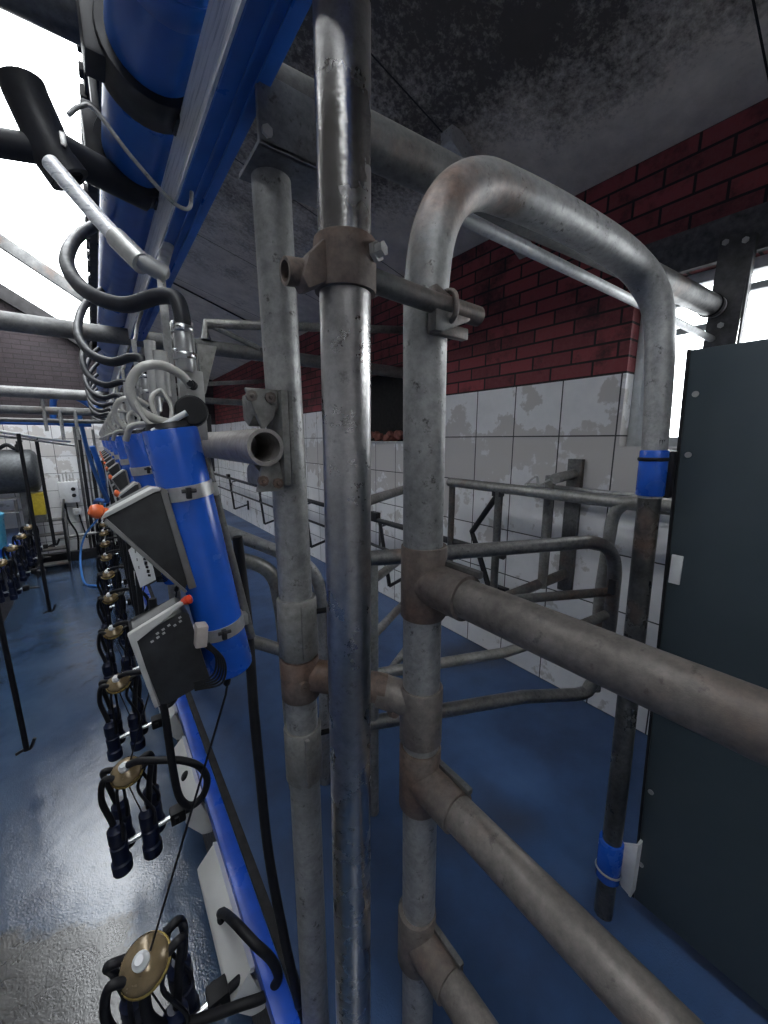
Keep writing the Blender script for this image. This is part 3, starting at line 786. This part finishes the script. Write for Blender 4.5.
# milky hose loops
t = thing('milk_hose_loop', '', 'hose', (.10, .89, 1.62))
MB().tube(spline([(.166, .880, 1.706), (.150, .870, 1.724), (.115, .86, 1.738), (.080, .86, 1.728), (.062, .87, 1.695), (.070, .88, 1.660), (.098, .885, 1.640), (.135, .89, 1.632)], 8), .0085, 12).build('outer_hose', CLEARH, t)
MB().tube(spline([(.062, .875, 1.690), (.072, .87, 1.655), (.085, .87, 1.632), (.11, .88, 1.622)], 8), .004, 8).build('thin_hose', CLEARH, t)
MB().tube([(.088, .855, 1.615), (.148, .842, 1.652)], .0055, 10).build('white_rod', WHITEP, t)
MB().tube(spline([(.05, .95, 1.60), (.06, .93, 1.625), (.085, .90, 1.63), (.12, .90, 1.625)], 6), .006, 10).build('inner_hose', CLEARH, t)
MB().tube(spline([(.105, .92, 1.64), (.10, .93, 1.68), (.12, .94, 1.70), (.135, .93, 1.67), (.13, .92, 1.635)], 6), .0045, 8).build('coil', CLEARH, t)
station_copies(t, 'milky white hose loops above the blue cylinder, %s station from the viewer', N, 'milky hose loops above the cylinders')

# control boxes
t = thing('indicator_box', '', 'control box', (.06, .95, 1.35))
MB().prism([(-.004, 1.455), (.002, 1.466), (.078, 1.506), (.104, 1.500), (.120, 1.310), (.113, 1.294)], 'y', .84, .955, bev=.004).build('housing', CTRL, t)
MB().prism([(-.008, 1.460), (.000, 1.472), (.076, 1.511), (.092, 1.509), (.088, 1.503), (.076, 1.504), (.004, 1.466)], 'y', .836, .875, bev=.002).build('lid', CTRLG, t)
MB().prism([(-.004, 1.455), (.113, 1.294), (.118, 1.296), (.001, 1.462)], 'y', .833, .843, bev=.002).build('rim', plain('rim_grey', (.16, .16, .155), .5, 0, .2), t)
MB().prism([(.088, 1.512), (.100, 1.506), (.136, 1.300), (.122, 1.298)], 'y', .838, .850, bev=.002).build('side_flange', plain('flange_grey', (.17, .165, .16), .5, .2, .2), t)
MB().lathe((.000, .86, 1.468), (-.75, -.2, .35), [(-.006, .010), (.006, .010), (.008, .013), (.018, .0125), (.024, .009), (.026, .001)], 20).build('knob', ORANGE, t)
cps = station_copies(t, 'dark wedge shaped box with an orange knob, %s milking station from the viewer', N, 'wedge boxes with orange knobs')
for o in cps[1:]:
    o.scale = (.62, 1, .95); o.location.x = .083; o.location.z -= .045

t = thing('control_box', '', 'control box', (.08, .85, 1.09))
MB().prism([(.012, 1.246), (.018, 1.238), (.100, 1.272), (.112, 1.262), (.140, 1.105), (.060, 1.085), (.038, 1.092)], 'y', .80, .89, bev=.005).build('housing', CTRL, t)
MB().prism([(.008, 1.252), (.104, 1.294), (.108, 1.288), (.018, 1.238), (.046, 1.092), (.036, 1.090)], 'y', .793, .806, bev=.003).build('lid', CTRLG, t)
MB().lathe((.106, .80, 1.291), (.6, -.5, .3), [(-.004, .006), (.004, .009), (.012, .009), (.016, .001)], 16).build('knob', REDK, t)
tx = MB()
for k in range(6):
    for j in range(2):
        if (k + j) % 4: tx.box((.045 + k * .010, .7985, 1.234 + k * .0052 - j * .008), (.005, .002, .0035), Matrix.Rotation(-.45, 3, 'Y'))
tx.build('printed_marks', CTRLG, t)
MB().box((.128, .795, 1.215), (.022, .03, .045), Matrix.Rotation(.15, 3, 'Y'), bev=.004).build('terminal_block', BEIGE, t)
cbm = MB()
for k in range(5):
    cbm.tube(spline([(.128 + k * .003, .79, 1.195), (.150 + k * .004, .785, 1.165 - k * .004), (.142 + k * .004, .785, 1.125 - k * .006), (.108, .80, 1.112 - k * .004)], 6), .0022, 6)
cbm.build('cables', RUBBER, t)
cps = station_copies(t, 'dark control box below the wedge box, %s milking station from the viewer', N, 'lower control boxes')
# the second box shows its white label plate
r2 = cps[1]
for o in cps[1:]:
    o.scale = (.62, 1, .95); o.location.x = .103; o.location.z += .01
oy = SP
lp = MB().prism([(.016, 1.244), (.098, 1.284), (.106, 1.270), (.128, 1.118), (.050, 1.098)], 'y', .792 + oy, .796 + oy, bev=.001).build('label_plate', WHITEP, r2)
lp['label'] = 'white label plate'
mk = MB()
for k in range(7):
    mk.box((.080 + k * .003, .791 + oy, 1.235 - k * .016), (.014, .002, .009 + .004 * (k % 2)), Matrix.Rotation(.2, 3, 'Y'), bev=.0008)
for k in range(3):
    mk.box((.046 + k * .004, .791 + oy, 1.235 - k * .03), (.004, .002, .010))
mk.build('printed_marks', BLACK, lp)

# claws
t = thing('milking_cluster', '', 'milking cluster', (-.04, .98, .28))
tilt = V((-.18, -.42, 1)).normalized()
MB().lathe((-.04, .98, .262), tilt, [(0, .015), (.004, .038), (.018, .052), (.026, .056), (.032, .056), (.040, .050), (.050, .030), (.056, .018)], 32).build('claw_bowl', BRASS, t)
n_ = MB().lathe(V((-.04, .98, .262)) + tilt * .052, tilt, [(0, .019), (.016, .019), (.022, .012), (.030, .010)], 20)
n_.build('claw_cap', WHITEP, t)
tc_ = MB().lathe(V((-.04, .98, .262)) + tilt * .010, tilt, [(0, .058), (.006, .060), (.010, .058)], 32).build('bowl_rim', plain('rim_brass', (.36, .26, .08), .3, .6, .2), t)
CUPS = [(-.105, .975, .02), (-.085, 1.06, .05), (.005, .97, .03), (.03, 1.05, .06)]
for k, (x, y, z) in enumerate(CUPS):
    m = MB().lathe((x, y, z), (0.02, .0, -1), [(-.05, .017), (-.03, .027), (-.026, .032), (.030, .032), (.036, .027), (.048, .027), (.052, .032), (.125, .030), (.132, .037), (.180, .036), (.188, .025)], 20)
    c = m.build('teat_cup', NAVY, t)
    sx_, sy_ = (-.04 + (-.045 if x < -.04 else .045)), .98 + (-.02 if y < 1 else .03)
    tb = MB().tube(spline([(sx_, sy_, .285), (sx_ + (-.035 if x < -.04 else .035), sy_ + .005, .29), (x + (-.03 if x < -.04 else .022), y, .20), (x + (-.012 if x < -.04 else .01), y, .10), (x, y, z + .015)], 7), .0115, 12)
    tb.build('short_milk_tube', RUBBER, t)
    tb = MB().tube(spline([(sx_ + .01, sy_, .275), (x + (.02 if x < -.04 else -.02), y - .02, .20), (x + .022, y - .028, .08), (x + .02, y - .026, z - .02)], 6), .006, 8)
    tb.build('pulse_tube', RUBBER, t)
MB().tube([(-.10, 1.0, -.070), (.14, 1.0, -.050)], .011, 14).build('support_rod', STEEL, t)
MB().b2((.085, .975, -.085), (.145, 1.03, -.025), bev=.008).b2((.10, .965, -.07), (.118, 1.04, -.04), bev=.004).build('swivel_clamp', RUBBER, t)
MB().tube([(.13, 1.0, -.06), (.225, 1.02, -.075)], .013, 12).build('arm_stub', BLACKM, t)
MB().tube([(-.055, .94, .30), (-.005, .98, .02), (.03, 1.0, -.02)], .0025, 8).build('cord_tail', RUBBER, t)
clusters = station_copies(t, 'hanging milking cluster with black teat cups, %s on the right side of the pit', N, 'milking clusters along the right side of the pit')

# long milk tube: first station dips into the steel box, others loop over the kerb
tag(MB().tube(spline([(-.048, .955, .315), (-.052, .955, .24), (-.050, .955, .13), (-.005, .96, .035), (.07, .95, -.005), (.16, .93, -.03), (.225, .90, -.02), (.262, .885, .03), (.252, .90, .09), (.215, .93, .15), (.185, 1.0, .16), (.176, 1.12, .06), (.172, 1.20, -.03), (.180, 1.21, -.060)], 9), .0135, 16).build('milk_tube', RUBBER, base=(.1, .95, 0)),
    'black milk tube from the nearest claw curling over the kerb into the steel cover', 'hose')
t = tag(MB().tube(spline([(-.035, 1.66, .335), (.0, 1.63, .355), (.06, 1.56, .378), (.13, 1.52, .37), (.19, 1.50, .325), (.215, 1.50, .25), (.195, 1.50, .185), (.150, 1.50, .165), (.115, 1.50, .22), (.103, 1.50, .34), (.100, 1.52, .52), (.098, 1.55, .75), (.105, 1.57, 1.03)], 9), .0135, 14).build('milk_tube', RUBBER, base=(.1, 1.5, .3)), '', 'hose')
t['label'] = 'black milk tube looping beside the kerb, second claw from the viewer'
for k in range(2, N):
    dup(t, (0, SP * (k - 1), 0), 'black milk tube looping beside the kerb, %s claw from the viewer' % ORD[k], 'black milk tubes along the kerb')
t['group'] = 'black milk tubes along the kerb'
# long black hose hanging from the first cylinder
tag(MB().tube(spline([(.262, .98, 1.36), (.268, .98, 1.24), (.262, .94, 1.12), (.245, .88, .95), (.243, .86, .80), (.246, .84, .54), (.26, .80, .30), (.28, .78, .10), (.29, .80, .03)], 9), .0125, 14).build('drop_hose', RUBBER, base=(.25, .9, .5)),
    'long black hose hanging down behind the nearest blue cylinder', 'hose')
# steel covers on the pit side of the kerb
t = thing('kerb_cover', '', 'cover', (.19, 1.23, -.30))
m = MB().prism([(.138, -.104), (.214, -.022), (.222, -.026), (.222, -.12), (.250, -.13), (.250, -.24), (.20, -.22), (.145, -.135)], 'y', .985, 1.47, bev=.016)
m.build('shell', plain('brushed_cover', (.74, .74, .72), .36, .3, .06, 6), t)
MB().lathe((.180, 1.21, -.062), (-.72, 0, .68), [(0, .024), (.006, .022), (.010, .017)], 20).build('hose_grommet', RUBBER, t)
station_copies(t, 'rounded steel cover on the pit side of the blue kerb, %s from the viewer', N, 'steel covers along the kerb')

# ------------------------------------------------------------------ far left side of the pit and the end wall
lc = None
for k in range(4):
    o = dup(clusters[0], (-.93, 4.75 + k * .72, 0), 'milking cluster hanging on the left side of the pit, %s from the viewer' % ORD[k], 'milking clusters on the left side of the pit')
def drop_rod(x, y, z0, z1, lb):
    t = thing('drop_hose', lb, 'hose', (x, y, z0), 'hooked rods hanging over the pit')
    MB().tube([(x, y, z1), (x + .002, y, (z0 + z1) / 2), (x + .01, y, z0 + .12), (x + .01, y, z0)], .016, 12).build('rod', RUBBER, t)
    MB().tube(spline([(x - .045, y, z0 - .005), (x, y, z0 + .01), (x + .03, y, z0 + .005), (x + .06, y, z0 + .07)], 6), .010, 10).build('hook', BLACKM, t)
drop_rod(-.575, 5.0, -.13, 1.66, 'black rod with a hook hanging over the middle of the pit, farther one')
drop_rod(-.62, 3.3, -.49, 1.66, 'black hooked rod hanging at the left edge, nearer the viewer')
drop_rod(-.50, 5.5, .45, 1.63, 'thin black rod hanging before the end wall cabinet')
t = thing('conduit', 'pale flexible conduit sagging from the left towards the end wall', 'conduit', (-.7, 5.2, 1.7))
MB().tube(spline([(-1.3, 3.9, 1.82), (-.85, 4.5, 1.72), (-.60, 5.0, 1.655), (-.50, 5.5, 1.625), (-.40, 6.0, 1.60), (-.28, 6.7, 1.58)], 8), .016, 12).build('upper_tube', WHITEP, t)
MB().tube(spline([(-1.3, 3.9, 1.77), (-.85, 4.5, 1.67), (-.60, 5.0, 1.62), (-.40, 6.0, 1.565), (-.24, 6.8, 1.52)], 8), .010, 10).build('lower_tube', GALVL, t)
for y, z, r, nm, lb in ((6.0, 2.12, .055, GALVM, 'upper pale pipe crossing the pit before the end wall'),
                   (6.05, 1.935, .045, GALVM, 'middle pale pipe crossing the pit before the end wall'),
                   (6.3, 1.83, .025, GALVM, 'thin lower pale pipe crossing the pit before the end wall')):
    tag(MB().tube([(-3.3, y, z), (.16, y, z)], r, 16).build('cross_pipe', nm, base=(-1, y, z)), lb, 'pipe', 'pale pipes crossing the pit')
t = thing('pipe_hangers', 'pale upright bars joining the crossing pipes at the left', 'hanger', (-.45, 6.0, 1.8))
for x in (-.44, -.30, -.16):
    MB().tube([(x, 6.02, 1.70 if x < -.4 else 1.6), (x, 6.02, 2.14 if x < -.4 else 1.95)], .018, 8).build('bar', GALVL, t)
t = thing('blue_milk_line', 'blue pipe loop crossing above the pit before the end wall', 'pipe', (-.2, 6.4, 1.8))
MB().tube(fillet([(.09, 6.2, 2.0), (.03, 6.4, 2.0), (-.12, 6.4, 2.14), (-.36, 6.4, 2.14), (-.40, 6.4, 1.80), (-.02, 6.4, 1.80)], .10, 8), .034, 16).build('loop', BLUEP, t)
MB().tube([(-1.4, 6.45, 1.80), (-.3, 6.45, 1.80)], .02, 12).build('run', BLUEP, t)
t = thing('air_hose', 'light blue hose hanging down from the crossing pipes to the pit floor', 'hose', (0, 6.8, 1.0))
MB().tube(spline([(-.13, 6.4, 1.92), (-.12, 6.5, 1.72), (-.09, 6.9, 1.35), (-.02, 7.3, .95), (.06, 7.7, .62)], 8), .026, 12).build('upper_hose', LBLUE, t)
MB().tube(spline([(.02, 7.9, .55), (-.12, 8.2, .25), (-.33, 8.4, -.05), (-.43, 8.3, -.40), (-.40, 7.7, -.67), (-.25, 7.4, -.68), (.02, 7.2, -.68)], 8), .016, 10).build('lower_hose', LBLUE, t)
tag(MB().tube(spline([(-.05, 7.7, 1.5), (.02, 7.8, 1.1), (.03, 7.95, .75), (.05, 8.2, .55), (-.1, 8.8, .5), (-.16, 9.2, .25)], 8), .04, 14).build('blue_pipe_bend', BLUEP, base=(.1, 8, .6)), 'dark blue pipe bending down beside the end wall cabinet', 'pipe')

# things at the end wall
t = thing('milk_tank', 'dark horizontal tank end against the tiled end wall at the left', 'tank', (-1.25, 9.1, .7))
MB().lathe((-1.95, 9.1, 1.07), (1, 0, 0), [(0, .25), (.03, .33), (.08, .37), (1.02, .37), (1.07, .33), (1.10, .25)], 32).build('shell', plain('tank_grey', (.07, .075, .08), .45, .4, .3), t)
MB().b2((-1.8, 9.0, 0), (-1.72, 9.2, .75)).b2((-1.15, 9.0, 0), (-1.07, 9.2, .75)).build('cradle', GALVD, t)
MB().lathe((-1.05, 8.95, 1.42), (0, 0, 1), [(0, .05), (.1, .05), (.12, .03), (.16, .03)], 12).build('valve', BLACKM, t)
tag(MB().tube(spline([(-1.3, 9.0, 1.46), (-1.2, 9.0, 1.52), (-1.1, 9.0, 1.46), (-1.02, 9.0, 1.60)], 6), .03, 10).build('tank_hose', RUBBER, base=(-1.1, 9, 1.4)), 'small black hose coiled on top of the dark tank', 'hose')
t = thing('yellow_crate', 'yellow crate on the ledge below the dark tank', 'crate', (-.93, 9.05, .5))
MB().b2((-1.02, 8.95, .30), (-.84, 9.2, .67), bev=.01).build('body', YELLOW, t)
MB().b2((-1.03, 8.94, .64), (-.83, 9.21, .68), bev=.005).build('rim', YELLOW, t)
MB().b2((-1.0, 8.97, .17), (-.86, 9.18, .30)).build('stand', GALVD, t)
t = thing('steel_shelf', 'pale sheet metal shelf stacked under the dark tank at the left', 'shelf', (-1.3, 9.0, 0))
for z in (.40, .62):
    MB().b2((-1.6, 8.85, z - .02), (-1.18, 9.2, z), bev=.004).build('shelf_board', STEELM, t)
for x in (-1.58, -1.20):
    MB().b2((x - .02, 8.86, 0), (x + .02, 8.90, .62)).build('leg', GALVD, t)
t = thing('steel_steps', 'dark steel steps climbing out of the pit at the end wall', 'steps', (-.85, 8.8, -.7))
for k in range(4):
    MB().b2((-1.03, 8.55 + k * .18, -.55 + k * .23), (-.60, 8.75 + k * .18, -.52 + k * .23), bev=.004).build('tread', GALVD, t)
for x in (-1.04, -.60):
    MB().prism([(8.5, -.7), (8.6, -.7), (9.3, .2), (9.3, .32), (9.2, .32), (8.5, -.55)], 'x', x - .015, x + .015).build('stringer', BLACKM, t)
for x in (-.60, -1.04):
    MB().tube([(x, 8.55, -.5), (x, 8.55, .26), (x, 9.3, .5)], .018, 10).build('handrail', BLACKM, t)
t = thing('switch_cabinet', 'white electrical cabinet with two black buttons on the end wall', 'cabinet', (-.5, 9.5, .42))
MB().b2((-.66, 9.38, .42), (-.36, 9.6, .82), bev=.012).build('body', WHITEP, t)
for z in (.68, .56):
    MB().lathe((-.44, 9.38, z), (0, -1, 0), [(0, .035), (.02, .035), (.02, .001)], 16).build('button', BLACK, t)
pc = MB()
for k in range(5): pc.tube([(-.62 + k * .05, 9.5, .82), (-.62 + k * .05, 9.5, .95 + .03 * (k % 3))], .010, 8)
pc.build('cable_gland', STEELM, t)
MB().tube(spline([(-.6, 9.45, .42), (-.58, 9.45, .1), (-.48, 9.4, -.2), (-.5, 9.4, -.55)], 8), .016, 8).tube(spline([(-.42, 9.45, .42), (-.40, 9.45, .1), (-.34, 9.4, -.3)], 8), .014, 8).build('cables', RUBBER, t)
t = thing('junction_box', 'small white box on cables below the switch cabinet', 'box', (-.42, 9.45, .22))
MB().b2((-.50, 9.40, .18), (-.36, 9.5, .30), bev=.01).build('body', WHITEP, t)
MB().b2((-.46, 9.39, .21), (-.40, 9.40, .26)).build('cover', CTRLG, t)
t = thing('riser_pipes', 'bundle of dark vertical pipes on the end wall beside the switch cabinet', 'pipes', (-.2, 9.5, -.6))
for k, (x, r, z1) in enumerate(((-.30, .02, 1.9), (-.24, .028, 1.7), (-.17, .016, 1.9), (-.10, .03, 1.4), (-.02, .022, 1.8), (.06, .03, 1.2))):
    MB().tube([(x, 9.52, -.65), (x, 9.52, z1)], r, 10).build('pipe', (GALVD, BLACKM)[k % 2], t)
MB().tube([(-.75, 9.45, -.25), (.2, 9.45, -.20)], .03, 10).build('cross_pipe', GALVL, t)
tag(MB().b2((-1.18, 9.32, -.70), (.24, 9.46, -.52), bev=.01).build('end_step', BLACKM, base=(-.5, 9.4, -.7)), 'dark low ledge at the far end of the pit', 'ledge')
t = thing('blue_tub', 'pale blue drum lid at the left edge beyond the hanging clusters', 'drum', (-1.25, 6.8, 0))
MB().lathe((-1.30, 6.9, .0), (0, 0, 1), [(0, .18), (.02, .21), (.6, .23), (.62, .24), (.66, .24), (.68, .21)], 28).build('body', plain('pale_blue_plastic', (.10, .42, .62), .3, 0, .1), t)
MB().lathe((-1.30, 6.9, .12), (0, 0, 1), [(0, .215), (0, .225), (.10, .230), (.10, .22)], 28).build('band', BLUEC, t)
# far end doorway light on the cow side
wn = struct(MB().b2((1.62, YE - .03, 1.25), (1.66, YE, 2.05)).b2((2.00, YE - .03, 1.25), (2.04, YE, 2.05)).b2((1.62, YE - .03, 2.01), (2.04, YE, 2.05)).b2((1.62, YE - .03, 1.25), (2.04, YE, 1.29)).build('window_3', FRAME, base=(1.8, YE, 1.25)))

# ------------------------------------------------------------------ light
w = bpy.data.worlds.new('world'); sc.world = w; w.use_nodes = True
nt = w.node_tree
bg = nt.nodes['Background']
bg.inputs['Color'].default_value = (.93, .97, 1.0, 1)
bg.inputs['Strength'].default_value = 8.0

# ------------------------------------------------------------------ camera
cd = bpy.data.cameras.new('camera'); cam = bpy.data.objects.new('camera', cd); COL.objects.link(cam)
cd.sensor_fit = 'HORIZONTAL'; cd.sensor_width = 36.0
cd.lens = 385.0 / 768 * 36.0
cd.clip_start = .02
cam.location = (0, 0, 1.6)
cam.rotation_euler = (math.radians(90 - 10.6), 0, -math.radians(36.4))
sc.camera = cam
vs = sc.view_settings
vs.view_transform = 'Standard'; vs.look = 'None'; vs.exposure = 0.02; vs.gamma = 1.0
vs.use_curve_mapping = False
